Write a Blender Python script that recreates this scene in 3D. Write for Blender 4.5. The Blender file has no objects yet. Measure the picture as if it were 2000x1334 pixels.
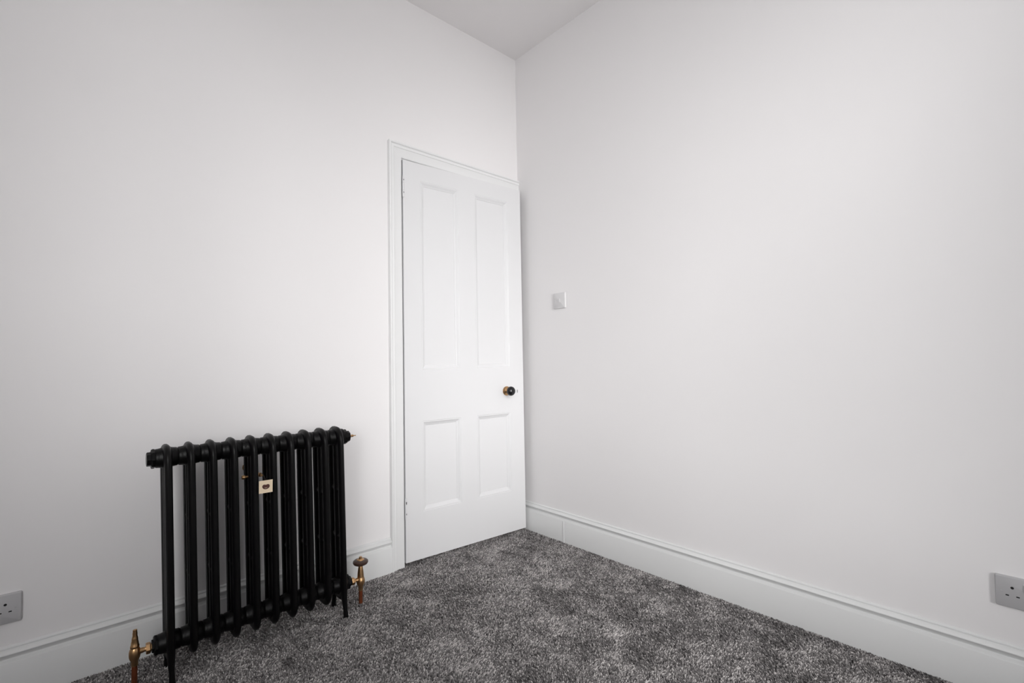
import bpy, bmesh, math, random
import numpy as np
from mathutils import Vector, Matrix

random.seed(7)
scene = bpy.context.scene
PI = math.pi

# ------------------------------------------------------------------ camera
YAW, PITCH, ROLL, FPX = 0.83686, 0.04009, -0.01774, 932.608
cam_data = bpy.data.cameras.new('camera')
cam = bpy.data.objects.new('camera', cam_data)
scene.collection.objects.link(cam)
cam_data.sensor_fit = 'HORIZONTAL'
cam_data.sensor_width = 36.0
cam_data.lens = 36.0 * FPX / 2000.0
cam_data.clip_start = 0.02
fw = Vector((math.cos(YAW) * math.cos(PITCH), math.sin(YAW) * math.cos(PITCH), math.sin(PITCH)))
rt = Vector((math.sin(YAW), -math.cos(YAW), 0.0))
up = rt.cross(fw)
rt2 = math.cos(ROLL) * rt + math.sin(ROLL) * up
up2 = -math.sin(ROLL) * rt + math.cos(ROLL) * up
cam.matrix_world = Matrix(((rt2.x, up2.x, -fw.x, -1.9664),
                           (rt2.y, up2.y, -fw.y, -2.1056),
                           (rt2.z, up2.z, -fw.z, 0.98418),
                           (0, 0, 0, 1)))
scene.camera = cam

# ------------------------------------------------------------------ sky, daylight, exposure
world = bpy.data.worlds.new('sky')
scene.world = world
world.use_nodes = True
bg = world.node_tree.nodes['Background']
bg.inputs['Color'].default_value = (0.93, 0.96, 1.0, 1)
bg.inputs['Strength'].default_value = 0.25

# broad, soft light through the rear window and an added second one (both outside the view)
def daylight(name, direction, angle, energy, colour):
    d = bpy.data.lights.new(name, 'SUN')
    d.angle = math.radians(angle); d.energy = energy; d.color = colour
    o = bpy.data.objects.new(name, d); scene.collection.objects.link(o)
    o.location = (-1.5, -6.0, 4.0)
    o.rotation_euler = Vector(direction).to_track_quat('-Z', 'Y').to_euler()
daylight('hazy_sun', (0.37, 1.0, -0.22), 42, 4.65, (1.0, 0.99, 0.985))      # veiled sun, straight through the rear window
daylight('ground_fill', (0.42, 1.0, 0.2), 60, 1.33, (1.0, 0.985, 0.97))     # added upward fill to brighten the ceiling, as if off the ground
day = bpy.data.lights.new('end_wall_fill', 'AREA')                        # added fill lamp behind the added second window
day.shape = 'RECTANGLE'
day.size, day.size_y = 1.2, 1.7
day.energy = 20.0
day.color = (0.985, 0.99, 1.0)
day_ob = bpy.data.objects.new('end_wall_fill', day)
scene.collection.objects.link(day_ob)
day_ob.location = (-2.83, -2.22, 1.67)
day_ob.rotation_euler = (math.radians(90), 0, math.radians(-90))            # faces +x, into the room

scene.view_settings.view_transform = 'Standard'
scene.view_settings.look = 'None'
scene.view_settings.gamma = 1.0
scene.view_settings.use_curve_mapping = False
scene.view_settings.exposure = 0.0

# ------------------------------------------------------------------ materials
def new_mat(name):
    m = bpy.data.materials.new(name)
    m.use_nodes = True
    nt = m.node_tree
    b = nt.nodes['Principled BSDF']
    return m, nt, b

def plain(name, col, rough=0.5, metal=0.0, var=0.06, scale=40.0, bump=0.0, bump_scale=200.0, spec=0.5):
    """Principled surface whose colour wanders a little with a noise texture."""
    m, nt, b = new_mat(name)
    N, L = nt.nodes, nt.links
    tc = N.new('ShaderNodeTexCoord')
    nz = N.new('ShaderNodeTexNoise')
    nz.inputs['Scale'].default_value = scale
    nz.inputs['Detail'].default_value = 4
    L.new(tc.outputs['Object'], nz.inputs['Vector'])
    mx = N.new('ShaderNodeMix'); mx.data_type = 'RGBA'
    lo = [max(0, c * (1 - var)) for c in col]; hi = [min(1, c * (1 + var)) for c in col]
    mx.inputs['A'].default_value = (*lo, 1); mx.inputs['B'].default_value = (*hi, 1)
    L.new(nz.outputs['Fac'], mx.inputs['Factor'])
    L.new(mx.outputs['Result'], b.inputs['Base Color'])
    b.inputs['Roughness'].default_value = rough
    b.inputs['Metallic'].default_value = metal
    b.inputs['Specular IOR Level'].default_value = spec
    if bump:
        n2 = N.new('ShaderNodeTexNoise'); n2.inputs['Scale'].default_value = bump_scale
        n2.inputs['Detail'].default_value = 3
        L.new(tc.outputs['Object'], n2.inputs['Vector'])
        bp = N.new('ShaderNodeBump'); bp.inputs['Strength'].default_value = bump
        bp.inputs['Distance'].default_value = 0.004
        L.new(n2.outputs['Fac'], bp.inputs['Height'])
        L.new(bp.outputs['Normal'], b.inputs['Normal'])
    return m

M = {}
M['wall'] = plain('wall_emulsion', (0.872, 0.857, 0.859), 0.75, var=0.008, scale=1.5, bump=0.12, bump_scale=9, spec=0.25)
M['ceiling'] = plain('ceiling_emulsion', (0.92, 0.90, 0.90), 0.85, var=0.008, scale=1.5, bump=0.05, bump_scale=12, spec=0.2)
M['trim'] = plain('white_satin_paint', (0.785, 0.792, 0.788), 0.32, var=0.012, scale=6, bump=0.05, bump_scale=25)
M['casing'] = plain('white_satin_paint_lit', (0.83, 0.833, 0.832), 0.36, var=0.01, scale=6, bump=0.05, bump_scale=25)  # same paint as the skirting, lightened for the brighter light on the casing
M['door'] = plain('white_door_paint', (0.77, 0.77, 0.778), 0.40, var=0.008, scale=4, bump=0.05, bump_scale=20)
M['iron'] = plain('black_cast_iron_paint', (0.0030, 0.0028, 0.0030), 0.38, var=0.25, scale=60, bump=0.08, bump_scale=260, spec=0.18)
M['brass'] = plain('aged_brass', (0.56, 0.34, 0.17), 0.30, 1.0, var=0.25, scale=60)
M['copper'] = plain('dull_copper', (0.42, 0.13, 0.06), 0.42, 1.0, var=0.25, scale=40)
M['wood'] = plain('dark_turned_wood', (0.055, 0.028, 0.020), 0.35, var=0.4, scale=50)
M['black_gloss'] = plain('black_gloss', (0.008, 0.008, 0.010), 0.18, var=0.2, scale=30)
M['slot'] = plain('grey_slot', (0.25, 0.25, 0.26), 0.6)
M['switch'] = plain('white_switch_plastic', (0.71, 0.70, 0.705), 0.45, var=0.01, scale=8)
M['plastic'] = plain('white_plastic', (0.50, 0.495, 0.505), 0.42, var=0.01, scale=8)
M['dark'] = plain('dark_hole', (0.006, 0.005, 0.006), 0.8, var=0.2)
M['card'] = plain('cream_card', (0.80, 0.66, 0.48), 0.7, var=0.06, scale=80)
M['ink'] = plain('brown_ink', (0.075, 0.025, 0.018), 0.7, var=0.4, scale=120)
M['string'] = plain('dark_string', (0.06, 0.045, 0.035), 0.9, var=0.3)
M['subfloor'] = plain('carpet_backing', (0.05, 0.048, 0.05), 0.95, var=0.2, scale=300)
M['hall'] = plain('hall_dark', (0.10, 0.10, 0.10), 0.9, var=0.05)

def carpet_mat():
    m, nt, b = new_mat('grey_twist_pile')
    N, L = nt.nodes, nt.links
    at = N.new('ShaderNodeAttribute'); at.attribute_name = 'tone'
    cr = N.new('ShaderNodeValToRGB')
    cr.color_ramp.elements[0].position = 0.0; cr.color_ramp.elements[0].color = (0.040, 0.037, 0.037, 1)
    cr.color_ramp.elements[1].position = 1.0; cr.color_ramp.elements[1].color = (0.76, 0.725, 0.71, 1)
    e = cr.color_ramp.elements.new(0.5); e.color = (0.232, 0.220, 0.217, 1)
    L.new(at.outputs['Fac'], cr.inputs['Fac'])
    L.new(cr.outputs['Color'], b.inputs['Base Color'])
    b.inputs['Roughness'].default_value = 0.9
    b.inputs['Specular IOR Level'].default_value = 0.15
    return m
M['carpet'] = carpet_mat()

def glass_mat():
    m = bpy.data.materials.new('window_glass'); m.use_nodes = True
    nt = m.node_tree; N, L = nt.nodes, nt.links
    N.remove(N['Principled BSDF'])
    out = N['Material Output']
    t = N.new('ShaderNodeBsdfTransparent'); g = N.new('ShaderNodeBsdfGlossy')
    g.inputs['Roughness'].default_value = 0.02
    nz = N.new('ShaderNodeTexNoise'); nz.inputs['Scale'].default_value = 2
    mx = N.new('ShaderNodeMixShader')
    mr = N.new('ShaderNodeMapRange'); mr.inputs['To Min'].default_value = 0.05; mr.inputs['To Max'].default_value = 0.07
    L.new(nz.outputs['Fac'], mr.inputs['Value']); L.new(mr.outputs['Result'], mx.inputs['Fac'])
    L.new(t.outputs[0], mx.inputs[1]); L.new(g.outputs[0], mx.inputs[2])
    L.new(mx.outputs[0], out.inputs['Surface'])
    return m
M['glass'] = glass_mat()

# ------------------------------------------------------------------ mesh helpers
def link(name, me, mat, parent=None, smooth=None):
    me.name = name
    o = bpy.data.objects.new(name, me)
    scene.collection.objects.link(o)
    if mat: me.materials.append(M[mat])
    if smooth is not None:
        for p in me.polygons: p.use_smooth = True
        if smooth: me.set_sharp_from_angle(angle=math.radians(smooth))
    if parent: o.parent = parent
    return o

def obj(name, bm, mat, parent=None, smooth=None):
    bmesh.ops.recalc_face_normals(bm, faces=bm.faces[:])
    me = bpy.data.meshes.new(name); bm.to_mesh(me); bm.free()
    return link(name, me, mat, parent, smooth)

def tag(o, label=None, cat=None, group=None, kind=None):
    if label: o['label'] = label
    if cat: o['category'] = cat
    if group: o['group'] = group
    if kind: o['kind'] = kind
    return o

def empty(name, loc=(0, 0, 0), rz=0.0):
    o = bpy.data.objects.new(name, None)
    o.empty_display_size = 0.05
    scene.collection.objects.link(o)
    o.location = loc; o.rotation_euler = (0, 0, rz)
    return o

def add_box(bm, a, b, bevel=0.0, seg=2):
    a, b = Vector(a), Vector(b)
    lo = Vector((min(a.x, b.x), min(a.y, b.y), min(a.z, b.z))); hi = Vector((max(a.x, b.x), max(a.y, b.y), max(a.z, b.z)))
    r = bmesh.ops.create_cube(bm, size=1.0)
    vs = r['verts']
    for v in vs:
        v.co = Vector((lo[i] + (v.co[i] + 0.5) * (hi[i] - lo[i]) for i in range(3)))
    if bevel:
        es = list({e for v in vs for e in v.link_edges})
        bmesh.ops.bevel(bm, geom=es, offset=bevel, segments=seg, affect='EDGES', profile=0.5)

def add_lathe(bm, prof, origin, axis='z', n=24, rot=None):
    """prof: (radius, height) pairs along the axis from origin."""
    o = Vector(origin)
    def pt(r, h, a):
        c, s = r * math.cos(a), r * math.sin(a)
        if axis == 'z': p = Vector((c, s, h))
        elif axis == 'x': p = Vector((h, c, s))
        else: p = Vector((c, h, s))
        if rot: p = rot @ p
        return o + p
    rings = []
    for r, h in prof:
        if r < 1e-6: rings.append([bm.verts.new(pt(0, h, 0))])
        else: rings.append([bm.verts.new(pt(r, h, 2 * PI * k / n)) for k in range(n)])
    for A, B in zip(rings, rings[1:]):
        for k in range(n):
            k2 = (k + 1) % n
            if len(A) == 1 and len(B) == 1: continue
            if len(A) == 1: bm.faces.new((A[0], B[k], B[k2]))
            elif len(B) == 1: bm.faces.new((A[k], A[k2], B[0]))
            else: bm.faces.new((A[k], A[k2], B[k2], B[k]))
    for R in (rings[0], rings[-1]):
        if len(R) > 2: bm.faces.new(R)

def add_sweep(bm, pts, radii, n=12, closed=False, up=Vector((1, 0, 0))):
    """Tube through pts; radii = (half size along 'up', half size in the plane) at each."""
    pts = [Vector(p) for p in pts]; rings = []
    m = len(pts)
    for i, p in enumerate(pts):
        a = pts[(i - 1) % m] if closed or i > 0 else p
        b = pts[(i + 1) % m] if closed or i < m - 1 else p
        t = (b - a).normalized()
        side = t.cross(up)
        side = side.normalized()
        u = side.cross(t).normalized()
        ru, rs = radii[i]
        rings.append([bm.verts.new(p + u * (ru * math.cos(2 * PI * k / n)) + side * (rs * math.sin(2 * PI * k / n))) for k in range(n)])
    rng = range(m) if closed else range(m - 1)
    for i in rng:
        A, B = rings[i], rings[(i + 1) % m]
        for k in range(n):
            k2 = (k + 1) % n
            bm.faces.new((A[k], A[k2], B[k2], B[k]))
    if not closed:
        bm.faces.new(rings[0]); bm.faces.new(rings[-1])

def add_prism(bm, prof, fa, fb):
    """Extrude a closed profile: fa / fb map each profile point (d, z) to the two end positions."""
    A = [bm.verts.new(fa(*p)) for p in prof]; B = [bm.verts.new(fb(*p)) for p in prof]
    n = len(prof)
    for k in range(n):
        k2 = (k + 1) % n
        bm.faces.new((A[k], A[k2], B[k2], B[k]))
    bm.faces.new(A); bm.faces.new(list(reversed(B)))

# ------------------------------------------------------------------ room shell
H = 2.838
XL, YB = -2.75, -2.95           # left end of the room, rear wall plane
T = 0.12                        # wall thickness
DX, DZ = -0.80, 2.003           # doorway opening in wall_left: x from DX to 0, up to DZ
FZ = -0.006                     # carpet backing; pile tips stand at about z = 0

bm = bmesh.new(); add_box(bm, (XL - T, YB - T, FZ - 0.1), (T, 1.1, FZ))
tag(obj('floor', bm, 'subfloor'), 'dark backing of the fitted carpet across the room', 'floor', kind='structure')
bm = bmesh.new(); add_box(bm, (XL - T, YB - T, H), (T, T, H + 0.1))
tag(obj('ceiling', bm, 'ceiling'), 'plain white painted ceiling meeting the two walls in a corner', 'ceiling', kind='structure')
bm = bmesh.new()
add_box(bm, (XL - T, 0, FZ), (DX, T, H)); add_box(bm, (DX, 0, DZ), (0, T, H))
tag(obj('wall_left', bm, 'wall'), 'plain white wall holding the door and the black radiator', 'wall', kind='structure')
bm = bmesh.new(); add_box(bm, (0, YB - T, FZ), (T, 1.1, H))
tag(obj('wall_right', bm, 'wall'), 'plain white wall right of the door with the small light switch', 'wall', kind='structure')
VY0, VY1, VZ0, VZ1 = -2.85, -1.60, 0.80, 2.55       # opening of the added second window
bm = bmesh.new()
add_box(bm, (XL - T, YB - T, FZ), (XL, VY0, H)); add_box(bm, (XL - T, VY1, FZ), (XL, 0, H))
add_box(bm, (XL - T, VY0, FZ), (XL, VY1, VZ0)); add_box(bm, (XL - T, VY0, VZ1), (XL, VY1, H))
tag(obj('wall_front', bm, 'wall'), 'white end wall with an added window, outside the view left of the radiator', 'wall', kind='structure')
# rear wall with the window opening (behind the camera)
WX0, WX1, WZ0, WZ1 = -1.70, -0.50, 0.25, 2.6
bm = bmesh.new()
add_box(bm, (XL, YB - T, FZ), (WX0, YB, H)); add_box(bm, (WX1, YB - T, FZ), (0, YB, H))
add_box(bm, (WX0, YB - T, FZ), (WX1, YB, WZ0)); add_box(bm, (WX0, YB - T, WZ1), (WX1, YB, H))
tag(obj('wall_rear', bm, 'wall'), 'white wall behind the viewer with the window that lights the room', 'wall', kind='structure')
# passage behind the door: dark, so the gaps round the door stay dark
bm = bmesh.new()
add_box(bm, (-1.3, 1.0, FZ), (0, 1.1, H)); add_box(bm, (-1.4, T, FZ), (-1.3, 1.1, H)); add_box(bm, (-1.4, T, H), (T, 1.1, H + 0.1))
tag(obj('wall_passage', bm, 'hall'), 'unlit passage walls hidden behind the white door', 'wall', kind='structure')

# sash windows, outside the view; the second is added to light the right-hand wall
def sash(name, loc, rz, width, height, label):
    win = tag(empty(name, loc, rz), label, 'window', kind='structure')
    w2, hh = width / 2, height
    bm = bmesh.new()
    for a, b in (((-w2, -.03, 0), (-w2 + .05, .03, hh)), ((w2 - .05, -.03, 0), (w2, .03, hh)), ((-w2, -.03, 0), (w2, .03, .05)),
                 ((-w2, -.03, hh - .05), (w2, .03, hh)), ((-w2, -.03, hh / 2 - .02), (w2, .03, hh / 2 + .02))):
        add_box(bm, a, b)
    obj('window_frame', bm, 'trim', win)
    for z0, z1 in ((.05, hh / 2 - .02), (hh / 2 + .02, hh - .05)):
        bm = bmesh.new(); add_box(bm, (-w2 + .05, -.002, z0), (w2 - .05, .002, z1)); obj('pane', bm, 'glass', win)
sash('window_1', ((WX0 + WX1) / 2, YB - 0.06, WZ0), 0, WX1 - WX0, WZ1 - WZ0, 'white sash window in the rear wall facing the door')
sash('window_added', (XL - 0.06, (VY0 + VY1) / 2, VZ0), PI / 2, VY1 - VY0, VZ1 - VZ0, 'white sash window added in the end wall to light the right-hand wall')

# ------------------------------------------------------------------ skirting boards
# (depth, height): board face, small fillet, undercut quirk, torus, ogee back to the wall
SK = [(0, FZ), (0.0212, FZ), (0.0212, 0.1142), (0.0208, 0.1150), (0.0150, 0.1188), (0.0100, 0.1208),
      (0.0088, 0.1225), (0.0090, 0.1248), (0.0125, 0.1295), (0.0165, 0.1342), (0.0198, 0.1378), (0.0208, 0.1397), (0.0203, 0.1415),
      (0.0180, 0.1438), (0.0140, 0.1460), (0.0100, 0.1483), (0.0082, 0.1498), (0.0058, 0.1504), (0.0056, 0.1517), (0.0075, 0.1527), (0.0072, 0.1550), (0.0050, 0.1575), (0, 0.1590)]
def skirting_along_y(x, sgn, y0, y1):
    bm = bmesh.new(); add_prism(bm, SK, lambda d, z: Vector((x + sgn * d, y0, z)), lambda d, z: Vector((x + sgn * d, y1, z))); return bm
def skirting_along_x(y, sgn, x0, x1):
    bm = bmesh.new(); add_prism(bm, SK, lambda d, z: Vector((x0, y + sgn * d, z)), lambda d, z: Vector((x1, y + sgn * d, z))); return bm
o = tag(obj('baseboard_right', skirting_along_y(0, -1, YB, -0.002), 'trim', smooth=28), 'white moulded skirting board along the right-hand wall', 'skirting board', kind='structure')
bm = bmesh.new(); add_box(bm, (-0.0236, -0.3410, FZ), (-0.019, -0.3335, 0.1150), 0.0016, 2)
obj('joint_ridge', bm, 'trim', o)
tag(obj('baseboard_left', skirting_along_x(0, -1, XL, -0.8615), 'trim', smooth=28), 'white moulded skirting board behind the radiator, left of the door', 'skirting board', kind='structure')
tag(obj('baseboard_front', skirting_along_y(XL, 1, YB, 0), 'trim', smooth=28), 'white skirting board on the end wall outside the view', 'skirting board', kind='structure')
tag(obj('baseboard_rear', skirting_along_x(YB, 1, XL, 0), 'trim', smooth=28), 'white skirting board under the window in the rear wall', 'skirting board', kind='structure')

# ------------------------------------------------------------------ door casing
trim = tag(empty('trim_1', (0, 0, 0)), 'white moulded architrave framing the panelled door', 'door frame', kind='structure')
XO, ZO = -0.868, 2.075          # outer edge of the architrave
# (distance inwards from the outer edge, depth proud of the wall)
AR = [(0, 0), (0, 0.020), (0.002, 0.0225), (0.007, 0.0235), (0.0105, 0.022), (0.0125, 0.0170), (0.016, 0.0155), (0.0215, 0.0165), (0.0260, 0.0165), (0.0285, 0.0135),
      (0.031, 0.0125), (0.063, 0.0118), (0.069, 0.0105), (0.0725, 0.0075), (0.0735, 0.0)]
AR_H = [(w * 0.0720 / 0.0735, d) for w, d in AR]
bm = bmesh.new()
add_prism(bm, AR, lambda w, d: Vector((XO + w, -d, FZ)), lambda w, d: Vector((XO + w, -d, ZO - w * 0.0720 / 0.0735)))
obj('architrave_leg', bm, 'casing', trim, smooth=25)
bm = bmesh.new()
add_prism(bm, AR_H, lambda w, d: Vector((XO + w * 0.0735 / 0.0720, -d, ZO - w)), lambda w, d: Vector((-0.0005, -d, ZO - w)))
obj('architrave_head', bm, 'casing', trim, smooth=25)
bm = bmesh.new()   # lining of the doorway with a stop behind the door
add_box(bm, (DX, -0.001, FZ), (DX + 0.008, T, DZ)); add_box(bm, (DX, 0.0, DZ - 0.004), (0, T, DZ))
add_box(bm, (-0.016, 0.0, FZ), (0, T, DZ))
add_box(bm, (DX, 0.046, FZ), (DX + 0.022, T, DZ)); add_box(bm, (DX, 0.046, DZ - 0.02), (0, T, DZ)); add_box(bm, (-0.034, 0.046, FZ), (0, T, DZ))
obj('door_lining', bm, 'casing', trim)

# ------------------------------------------------------------------ door (hinged on the left, a few degrees ajar into the room)
TH = 0.06338
door = tag(empty('door_1', (-0.78968, -0.0119, 0.0162), -TH), 'white four-panel door standing slightly ajar beside the right-hand wall', 'door', kind='structure')
# local frame: x along the door, -y towards the room, z up
DW, DH, DT = 0.754, 1.980, 0.038
PX = ((0.094, 0.321), (0.425, 0.656)); PZU = (0.929, 1.893); PZL = (0.228, 0.674)
def member(name, x0, x1, z0, z1):
    bm = bmesh.new(); add_box(bm, (x0, 0, z0), (x1, DT, z1)); obj(name, bm, 'door', door)
member('stile', 0.0, PX[0][0], 0, DH); member('stile', PX[1][1], DW, 0, DH)
member('rail', PX[0][0], PX[1][1], 0, PZL[0]); member('rail', PX[0][0], PX[1][1], PZL[1], PZU[0]); member('rail', PX[0][0], PX[1][1], PZU[1], DH)
for z0, z1 in (PZL, PZU):
    member('muntin', PX[0][1], PX[1][0], z0, z1)
MOULD = [(0.0, 0.0), (0.003, 0.0015), (0.006, 0.0010), (0.011, 0.0040), (0.017, 0.0085), (0.021, 0.0098), (0.024, 0.0125)]   # (inset, depth)
for z0, z1 in (PZL, PZU):
    for x0, x1 in PX:
        e = MOULD[-1][0]
        bm = bmesh.new(); add_box(bm, (x0 + e - .004, MOULD[-1][1], z0 + e - .004), (x1 - e + .004, DT - 0.010, z1 - e + .004))
        pn = obj('door_panel', bm, 'door', door)
        bm = bmesh.new(); rings = []
        for i, dpt in MOULD:
            rings.append([bm.verts.new((x, dpt, z)) for x, z in ((x0 + i, z0 + i), (x1 - i, z0 + i), (x1 - i, z1 - i), (x0 + i, z1 - i))])
        i, dpt = MOULD[-1]
        rings.append([bm.verts.new((x, dpt + .006, z)) for x, z in ((x0 + i, z0 + i), (x1 - i, z0 + i), (x1 - i, z1 - i), (x0 + i, z1 - i))])
        rings.append([bm.verts.new((x, dpt + .006, z)) for x, z in ((x0, z0), (x1, z0), (x1, z1), (x0, z1))])
        for A, B in zip(rings, rings[1:] + rings[:1]):
            for k in range(4):
                k2 = (k + 1) % 4; bm.faces.new((A[k], A[k2], B[k2], B[k]))
        obj('panel_moulding', bm, 'door', pn)
# hinges: painted-over butts whose knuckles show at the edge
HS = {True: ((1.875, 0.006), (1.812, 0.006)), False: ((0.289, 0.012), (0.236, 0.008))}
for z0, z1 in ((1.790, 1.893), (0.212, 0.312)):
    bm = bmesh.new()
    hh_ = (z1 - z0 - 0.004) / 3
    for k in range(3):
        za = z0 + k * (hh_ + 0.002)
        add_lathe(bm, [(0, za), (0.0048, za), (0.0048, za + hh_), (0, za + hh_)], (-0.0015, -0.0055, 0), n=12)
    add_lathe(bm, [(0, z0 - .003), (0.003, z0 - .002), (0.003, z1 + .002), (0, z1 + .003)], (-0.0015, -0.0055, 0), n=10)
    hg = obj('hinge', bm, 'door', door, smooth=40)
    for zz, hgt in HS[z0 > 1]:
        bm = bmesh.new(); add_box(bm, (-0.0032, -0.0118, zz - hgt / 2), (0.0008, -0.009, zz + hgt / 2), 0.0006, 1)
        obj('knuckle_gap', bm, 'slot' if hgt < .01 else 'dark', hg)  # grey and dark blocks on the knuckle front, standing in for its gaps
# knob
KX, KZ = 0.6275, 0.7965
bm = bmesh.new()
add_lathe(bm, [(0, 0.0005), (0.0255, 0.0005), (0.0262, -0.003), (0.0240, -0.006), (0.0150, -0.0075), (0.0115, -0.010), (0.0105, -0.016), (0.0105, -0.024), (0.0, -0.025)], (KX, 0, KZ), 'y', 32)
rose = obj('knob_rose', bm, 'brass', door, smooth=40); rose['label'] = 'round brass rose behind the black knob'
bm = bmesh.new()
prof = [(0.0, -0.020), (0.012, -0.0205)] + [(0.0265 * math.sin(a) , -0.0425 + 0.0215 * math.cos(a)) for a in [math.radians(d) for d in range(28, 180, 12)]] + [(0.0, -0.064)]
add_lathe(bm, prof, (KX, 0, KZ), 'y', 32)
kb = obj('knob', bm, 'black_gloss', door, smooth=60); kb['label'] = 'round black door knob'
bm = bmesh.new(); add_box(bm, (0.7045, -0.0008, 0.782), (0.7100, 0.001, 0.799), 0.0004, 1)
ky = obj('keyhole', bm, 'slot', door); ky['label'] = 'small grey slot beside the knob'

# ------------------------------------------------------------------ light switch and sockets
def rounded_plate(bm, w, h, d, r=0.004, lip=0.0025):
    """Plate lying in x-z, rising along -y from the wall."""
    def ring(inset, y):
        vs = []
        rr = max(0.0008, r - inset)
        for cx_, cz_, a0 in ((w / 2 - r, h / 2 - r, 0), (-w / 2 + r, h / 2 - r, 90), (-w / 2 + r, -h / 2 + r, 180), (w / 2 - r, -h / 2 + r, 270)):
            for k in range(5):
                a = math.radians(a0 + k * 22.5); vs.append(bm.verts.new((cx_ + rr * math.cos(a), y, cz_ + rr * math.sin(a))))
        return vs
    R = [ring(0, 0), ring(0, -d + lip), ring(lip * 0.35, -d + lip * 0.35), ring(lip, -d)]
    for A, B in zip(R, R[1:]):
        n = len(A)
        for k in range(n): bm.faces.new((A[k], A[(k + 1) % n], B[(k + 1) % n], B[k]))
    bm.faces.new(R[0]); bm.faces.new(R[-1])

sw = tag(empty('light_switch', (0, -0.3305, 1.3115), -PI / 2), 'small square white light switch on the right-hand wall beside the door', 'light switch')
bm = bmesh.new(); rounded_plate(bm, 0.085, 0.087, 0.0095); obj('plate', bm, 'switch', sw, smooth=40)
bm = bmesh.new(); add_prism(bm, [(-0.0125, 0.010), (-0.0125, -0.010), (-0.0092, -0.010), (-0.0092, 0.010)][::1], lambda y, z: Vector((-0.0055, y - (0.0012 if (z > 0 and y < -.01) else 0), z)), lambda y, z: Vector((0.0055, y - (0.0012 if (z > 0 and y < -.01) else 0), z)))
obj('rocker', bm, 'switch', sw)
for x in (-0.030, 0.030):
    bm = bmesh.new(); add_lathe(bm, [(0, -0.0094), (0.0028, -0.0094), (0.0028, -0.0099), (0, -0.0101)], (x, 0, 0), 'y', 10); obj('screw_cover', bm, 'switch', sw)

def double_socket(name, loc, rz, label):
    s = tag(empty(name, loc, rz), label, 'socket')
    bm = bmesh.new(); rounded_plate(bm, 0.146, 0.086, 0.0100); obj('plate', bm, 'plastic', s, smooth=40)
    for c in (-0.0385, 0.0385):
        bm = bmesh.new(); add_lathe(bm, [(0, -0.0095), (0.0036, -0.0095), (0.0036, -0.01025), (0, -0.01025)], (c, 0, 0.0135), 'y', 14); obj('pin_hole', bm, 'dark', s)
        for dx in (-0.0105, 0.0105):
            bm = bmesh.new(); add_box(bm, (c + dx - .0034, -0.0095, -0.0105), (c + dx + .0034, -0.01025, -0.0072)); obj('pin_hole', bm, 'dark', s)
    for c in (-0.0105, 0.0105):
        bm = bmesh.new(); add_box(bm, (c - .0055, -0.0095, 0.008), (c + .0055, -0.0125, 0.028), 0.0008, 2); obj('rocker', bm, 'plastic', s)
    for c in (-0.0605, 0.0605):
        bm = bmesh.new(); add_lathe(bm, [(0, -0.0095), (0.0028, -0.0095), (0.0028, -0.0104), (0, -0.0106)], (c, 0, 0.0), 'y', 10); obj('screw_cover', bm, 'plastic', s)
    return s
double_socket('wall_socket', (0, -1.987 - 0.073, 0.3055), -PI / 2, 'white double power socket on the right-hand wall, cut by the right edge')
double_socket('wall_socket', (-2.0905 - 0.073, 0, 0.271), 0.0, 'white power socket on the radiator wall, cut by the left edge')

# ------------------------------------------------------------------ cast iron radiator
PITCH_X, X1, YC = 0.06179, -1.7535, -0.185
LEAN = -0.022
ZT, ZB = 0.690, 0.102           # hub centres
def shear(bm):
    for v in bm.verts: v.co.x += LEAN * (v.co.z - 0.5)
rad = tag(empty('radiator', (X1, YC, 0)), 'black cast iron column radiator on feet in front of the white wall', 'radiator')

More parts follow.
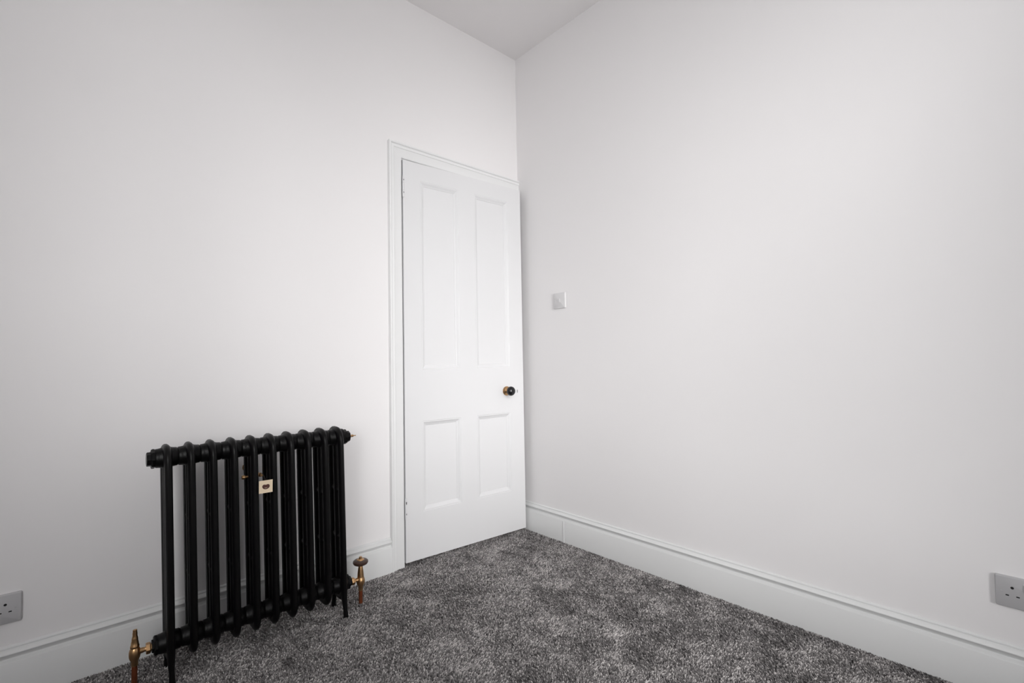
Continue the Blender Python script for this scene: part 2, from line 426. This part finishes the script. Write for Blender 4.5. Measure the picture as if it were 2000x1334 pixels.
def section_bm():
    bm = bmesh.new()
    hw, zt, zb, r = 0.0485, 0.7145, 0.0665, 0.036
    HB = 0.0180                                                  # half depth of a column
    pts, rad_ = [], []
    def add(y, z, ru, rs): pts.append((0, y, z)); rad_.append((ru, rs))
    n = 6
    for k in range(11):                                         # front column, upwards
        z = zb + r + (zt - zb - 2 * r) * k / 10; add(-hw, z, 0.0115, HB)
    for k in range(1, n + 1):
        a = PI - k * (PI / 2) / n; f = k / n
        add(-hw + r + r * math.cos(a), zt - r + r * math.sin(a), 0.0115 + .0010 * f, HB)
    for k in range(0, n + 1):
        a = PI / 2 - k * (PI / 2) / n; f = 1 - k / n
        add(hw - r + r * math.cos(a), zt - r + r * math.sin(a), 0.0115 + .0010 * f, HB)
    for k in range(1, 11):
        z = zt - r - (zt - zb - 2 * r) * k / 10; add(hw, z, 0.0115, HB)
    for k in range(1, n + 1):
        a = -k * (PI / 2) / n; f = k / n
        add(hw - r + r * math.cos(a), zb + r + r * math.sin(a), 0.0115, HB - .0015 * f)
    for k in range(0, n):
        a = -PI / 2 - k * (PI / 2) / n; f = 1 - k / n
        add(-hw + r + r * math.cos(a), zb + r + r * math.sin(a), 0.0115, HB - .0015 * f)
    add_sweep(bm, pts, rad_, n=14, closed=True)
    add_sweep(bm, [(0, 0, z) for z in (0.075, 0.25, 0.5, 0.71)], [(0.0105, 0.0165)] * 4, n=14)     # middle column
    half = PITCH_X / 2
    for z, R in ((ZT, 0.0305), (ZB, 0.0300)):                    # hubs that join neighbours
        add_lathe(bm, [(0, -half), (R - .003, -half), (R - .0005, -half + .003), (R, -half + .009), (R + .001, -.016), (R + .003, -.011), (R + .003, -.006),
                       (R + .003, .006), (R + .003, .011), (R + .001, .016), (R, half - .009), (R - .0005, half - .003), (R - .003, half), (0, half)], (0, 0, z), 'x', 28)
    for z in (0.488, 0.303):                                     # ties between the two columns
        for y0 in (-.0245, .0245):
            add_sweep(bm, [(0, y0 + d, z + e) for d, e in ((-.014, -.004), (-.006, -.001), (0, .001), (.006, -.001), (.014, -.004))], [(0.008, 0.016), (0.0065, 0.011), (0.006, 0.009), (0.0065, 0.011), (0.008, 0.016)], n=10)
    shear(bm)
    return bm
proto = obj('radiator_section', section_bm(), 'iron', rad, smooth=50)
sections = [proto]
for i in range(1, 10):
    c = proto.copy(); scene.collection.objects.link(c); c.parent = rad; sections.append(c)
for i, s in enumerate(sections): s.location = (i * PITCH_X, 0, 0)

def foot_bm(sgn):
    bm = bmesh.new()
    ys = [(0.0480, 0.130, .0112, .0180), (0.0480, 0.092, .0112, .0180), (0.0490, 0.065, .0105, .0160), (0.0520, 0.045, .0092, .0125), (0.0575, 0.024, .0080, .0095), (0.0600, 0.008, .0085, .0095), (0.0600, FZ, .0090, .0100)]
    add_sweep(bm, [(0.0, sgn * y, z) for y, z, _, _ in ys], [(a, b) for _, _, a, b in ys], n=12)
    shear(bm); return bm
for s in (sections[0], sections[9]):
    for sgn in (-1, 1):
        obj('foot', foot_bm(sgn), 'iron', s, smooth=50)

# end bushings, plug and air vent (local to the radiator root)
def dx_at(z): return LEAN * (z - 0.5)
xl, xr = -PITCH_X / 2, 9 * PITCH_X + PITCH_X / 2
bm = bmesh.new()
add_lathe(bm, [(0, 0), (0.0310, 0), (0.0315, -.006), (0.029, -.009), (0.0225, -.010), (0.0225, -.019), (0.0205, -.0205), (0, -.0205)], (xl + dx_at(ZT), 0, ZT), 'x', 8)
obj('end_plug', bm, 'iron', rad)
bm = bmesh.new()
add_lathe(bm, [(0, 0), (0.0310, 0), (0.0315, -.006), (0.028, -.009), (0.0205, -.010), (0.0205, -.014), (0, -.014)], (xl + dx_at(ZB), 0, ZB), 'x', 8)
obj('end_bushing', bm, 'iron', rad)
bm = bmesh.new()
add_lathe(bm, [(0, 0), (0.0300, 0), (0.0300, .010), (0.0225, .013), (0.0225, .023), (0.020, .025), (0, .025)], (xr + dx_at(ZT), 0, ZT - .004), 'x', 8)
obj('end_bushing', bm, 'iron', rad)
bm = bmesh.new()
add_lathe(bm, [(0, 0), (0.0300, 0), (0.0300, .006), (0.022, .009), (0.019, .016), (0, .016)], (xr + dx_at(ZB), 0, ZB), 'x', 8)
obj('end_bushing', bm, 'iron', rad)
bm = bmesh.new()
add_lathe(bm, [(0, 0), (0.0062, 0), (0.0062, .006), (0.0045, .008), (0.0052, .012), (0.0048, .018), (0.0020, .020), (0.0018, .029), (0, .0295)], (xr + dx_at(ZT) + .025, 0, ZT - .004), 'x', 12)
av = obj('air_vent', bm, 'brass', rad, smooth=40); av['label'] = 'small brass bleed valve'

# ------------------------------------------------------------------ radiator valves with their pipes
XVL = -1.8315
v = tag(empty('radiator_valve', (XVL, YC, FZ)), 'brass lockshield valve and copper pipe at the radiator\'s near left end', 'valve')
bm = bmesh.new()
add_lathe(bm, [(0, 0.068), (0.0090, 0.068), (0.0092, 0.083), (0.0115, 0.086), (0.0140, 0.093), (0.0150, 0.102), (0.0148, 0.110), (0.0130, 0.118), (0.0108, 0.122), (0.0118, 0.1235), (0.0118, 0.1285), (0.0104, 0.131), (0.0098, 0.138), (0.0082, 0.145), (0.0084, 0.149), (0.0076, 0.153), (0.0062, 0.159), (0.0064, 0.166), (0.0056, 0.171), (0.0056, 0.176), (0, 0.1768)], (0, 0, 0), 'z', 24)
obj('valve_body', bm, 'brass', v, smooth=40)
bm = bmesh.new()
add_lathe(bm, [(0, 0.012), (0.0085, 0.012), (0.0080, 0.020), (0.0068, 0.024), (0.0078, 0.028), (0.0110, 0.0275), (0.0110, 0.028), (0, 0.028)], (0, 0, 0.107), 'x', 20)
obj('elbow', bm, 'brass', v, smooth=40)
bm = bmesh.new()
add_lathe(bm, [(0, 0.0275), (0.0155, 0.0275), (0.0168, 0.030), (0.0168, 0.037), (0.0155, 0.0395), (0.0115, 0.0400), (0.0115, 0.0415), (0, 0.0415)], (0, 0, 0.107), 'x', 6)
obj('union_nut', bm, 'brass', v)
bm = bmesh.new()
add_lathe(bm, [(0, 0), (0.0075, 0), (0.0075, 0.070), (0, 0.070)], (0, 0, 0), 'z', 20)
p_ = obj('pipe', bm, 'copper', v, smooth=40); p_['label'] = 'reddish copper pipe'

XVR = -1.0985
v = tag(empty('radiator_valve', (XVR, YC, FZ)), 'brass radiator valve with dark round wheel, between radiator and door', 'valve')
bm = bmesh.new()
add_lathe(bm, [(0, 0.056), (0.0090, 0.056), (0.0095, 0.074), (0.0135, 0.079), (0.0160, 0.086), (0.0168, 0.094), (0.0160, 0.102), (0.0135, 0.108), (0.0130, 0.112), (0.0125, 0.120), (0.0110, 0.136), (0.0080, 0.156), (0.0065, 0.164), (0, 0.164)], (0, 0, 0), 'z', 24)
obj('valve_body', bm, 'brass', v, smooth=40)
bm = bmesh.new()
add_lathe(bm, [(0, -0.010), (0.0085, -0.010), (0.0078, -0.018), (0.0068, -0.022), (0.0075, -0.026), (0.0115, -0.027), (0, -0.027)], (0, 0, 0.102), 'x', 20)
obj('elbow', bm, 'brass', v, smooth=40)
bm = bmesh.new()
add_lathe(bm, [(0, -0.0265), (0.0135, -0.0265), (0.0150, -0.029), (0.0150, -0.036), (0.0135, -0.039), (0.0105, -0.040), (0.0105, -0.0430), (0, -0.0430)], (0, 0, 0.102), 'x', 6)
obj('union_nut', bm, 'brass', v)
bm = bmesh.new()
prof = [(0, 0.158), (0.0100, 0.158), (0.0200, 0.1595), (0.0275, 0.1635), (0.0305, 0.1690), (0.0300, 0.1745), (0.0255, 0.1785), (0.0170, 0.1800), (0.0110, 0.1800), (0, 0.1795)]
add_lathe(bm, prof, (0, 0, 0), 'z', 36)
hw_ = obj('handwheel', bm, 'wood', v, smooth=40); hw_['label'] = 'dark turned wooden handwheel'
bm = bmesh.new()
add_lathe(bm, [(0, 0.1795), (0.0150, 0.1798), (0.0145, 0.1815), (0.0080, 0.1830), (0.0062, 0.1850), (0.0062, 0.1905), (0.0045, 0.1925), (0, 0.193)], (0, 0, 0), 'z', 24)
obj('cap_disc', bm, 'brass', hw_, smooth=40)
bm = bmesh.new()
add_lathe(bm, [(0, 0), (0.0075, 0), (0.0075, 0.058), (0, 0.058)], (0, 0, 0), 'z', 20)
p_ = obj('pipe', bm, 'copper', v, smooth=40); p_['label'] = 'reddish copper pipe'

# ------------------------------------------------------------------ wall stay and the card tag
st = tag(empty('wall_stay', (-1.477, 0, 0.586)), 'brass wall stay behind the middle columns of the black radiator', 'bracket')
bm = bmesh.new(); add_lathe(bm, [(0, 0), (0.018, 0), (0.018, -.003), (0.008, -.006), (0.0042, -.008), (0.0042, -.200), (0, -.200)], (0, 0, 0), 'y', 16)
obj('rod', bm, 'brass', st, smooth=40)
bm = bmesh.new(); add_lathe(bm, [(0, -.061), (0.006, -.061), (0.0075, -.057), (0.0075, -.051), (0.0045, -.049), (0.0045, -.006), (0.0075, -.003), (0.0075, .002), (0, .004)], (0, YC, 0), 'x', 16)
obj('crossbar', bm, 'brass', st, smooth=40)

ZT0 = 0.5355
tg = tag(empty('card_tag', (-1.479, -0.2590, ZT0)), 'small cream card tag with a brown mark hanging on the black radiator', 'tag')
tg.rotation_euler = (0, math.radians(0.5), math.radians(-2))
bm = bmesh.new(); add_box(bm, (-0.0220, -0.0006, 0), (0.0220, 0.0006, 0.0435)); cd = obj('card', bm, 'card', tg)
bm = bmesh.new()                                                # printed brown mark: two rounded lobes over a bowl
outline = []
for k in range(28):
    a = 2 * PI * k / 28
    x, z = 0.0120 * math.cos(a), 0.0100 * math.sin(a)
    if z > 0: z *= 0.80 + 0.25 * abs(math.cos(a)) - 0.25 * (1 - abs(math.cos(a)))
    outline.append((x, z))
add_prism(bm, outline, lambda x, z: Vector((x + .0005, -0.0006, 0.0225 + z)), lambda x, z: Vector((x + .0005, -0.0009, 0.0225 + z)))
mk = obj('printed_mark', bm, 'ink', cd)
bm = bmesh.new()
cres = [(0.0046 * math.cos(a), -0.0040 - 0.0020 * math.sin(a)) for a in [PI * k / 10 for k in range(11)]] + [(0.0040 * math.cos(a), -0.0040 - 0.0010 * math.sin(a)) for a in [PI * (10 - k) / 10 for k in range(11)]]
add_prism(bm, cres, lambda x, z: Vector((x + .0005, -0.0009, 0.0225 + z)), lambda x, z: Vector((x + .0005, -0.0011, 0.0225 + z)))
obj('pale_crescent', bm, 'card', cd)
bm = bmesh.new()                                                # string looped back over the wall stay
add_sweep(bm, [(-0.004, 0.0, 0.0415), (0.000, 0.010, 0.047), (0.002, 0.040, 0.053), (0.002, 0.066, 0.0565)], [(0.0009, 0.0009)] * 4, n=6)
obj('string', bm, 'string', tg)

# ------------------------------------------------------------------ carpet pile
def value_noise(x, y, cell, seed):
    rng = np.random.default_rng(seed); g = rng.random((400, 400))
    u, v_ = x / cell + 150, y / cell + 150
    i, j = np.floor(u).astype(int), np.floor(v_).astype(int); fu, fv = u - i, v_ - j
    fu, fv = fu * fu * (3 - 2 * fu), fv * fv * (3 - 2 * fv)
    i %= 399; j %= 399
    return (g[i, j] * (1 - fu) + g[i + 1, j] * fu) * (1 - fv) + (g[i, j + 1] * (1 - fu) + g[i + 1, j + 1] * fu) * fv
def build_carpet():
    rng = np.random.default_rng(3)
    sp = 0.0046
    gx, gy = np.meshgrid(np.arange(XL + .003, -0.003, sp), np.arange(YB + .003, 0.03, sp))
    x = gx.ravel() + rng.uniform(-.4, .4, gx.size) * sp; y = gy.ravel() + rng.uniform(-.4, .4, gx.size) * sp
    keep = (((x + 1.9664) * fw.x + (y + 2.1056) * fw.y) > 0.85) & ((y < -0.004) | ((x > DX) & (x < -.02)))
    for px, py, r in ((X1 + .011, YC - .06, .013), (X1 + .011, YC + .06, .013), (X1 + 9 * PITCH_X + .011, YC - .06, .013), (X1 + 9 * PITCH_X + .011, YC + .06, .013), (XVL, YC, .009), (XVR, YC, .009)):
        keep &= (x - px) ** 2 + (y - py) ** 2 > r * r        # pile pressed flat under feet and pipes
    x, y = x[keep], y[keep]; n = x.size
    # the way the pile leans drifts in soft patches
    a = .8 * value_noise(x, y, .13, 1) + 1.0 * value_noise(x, y, .055, 2) + .7 * value_noise(x, y, .024, 5)
    a = (a - a.mean()) / a.std()
    lean = np.clip(a, -2, 2) * 0.0026
    tx = lean * .8 + rng.normal(0, .0012, n); ty = -lean + rng.normal(0, .0012, n)
    hgt = 0.0075 + rng.normal(0, .0010, n)
    rad0 = 0.0026 + rng.uniform(-.0004, .0005, n); ang = rng.uniform(0, PI / 2, n)
    V = np.zeros((n, 9, 3))
    for k in range(4):
        c, s = np.cos(ang + k * PI / 2), np.sin(ang + k * PI / 2)
        V[:, k] = np.stack([x + rad0 * c, y + rad0 * s, np.full(n, FZ)], 1)
        V[:, 4 + k] = np.stack([x + tx * .6 + rad0 * .85 * c, y + ty * .6 + rad0 * .85 * s, FZ + hgt * .72], 1)
    V[:, 8] = np.stack([x + tx, y + ty, FZ + hgt], 1)
    faces = []
    for k in range(4):
        k2 = (k + 1) % 4
        faces += [(k, k2, 4 + k2), (k, 4 + k2, 4 + k), (4 + k, 4 + k2, 8)]
    Fc = np.array(faces)[None] + (np.arange(n) * 9)[:, None, None]
    me = bpy.data.meshes.new('carpet_pile')
    nf = n * 12
    me.vertices.add(n * 9); me.vertices.foreach_set('co', V.ravel())
    me.loops.add(nf * 3); me.loops.foreach_set('vertex_index', Fc.reshape(-1).astype(np.int32))
    me.polygons.add(nf)
    me.polygons.foreach_set('loop_start', (np.arange(nf) * 3).astype(np.int32))
    me.polygons.foreach_set('loop_total', np.full(nf, 3, np.int32))
    me.update(calc_edges=True)
    tone = 0.50 + rng.normal(0, .21, n) + 0.07 * a  # last term paints the shading of the leaning pile into the tuft colour
    tone = np.clip(tone, 0, 1)
    at = me.attributes.new('tone', 'FLOAT', 'POINT'); at.data.foreach_set('value', np.repeat(tone, 9).astype(np.float32))
    print('tufts', n)
    return link('carpet_pile', me, 'carpet')
tag(build_carpet(), 'grey flecked twist pile carpet covering the floor', 'carpet', kind='stuff')
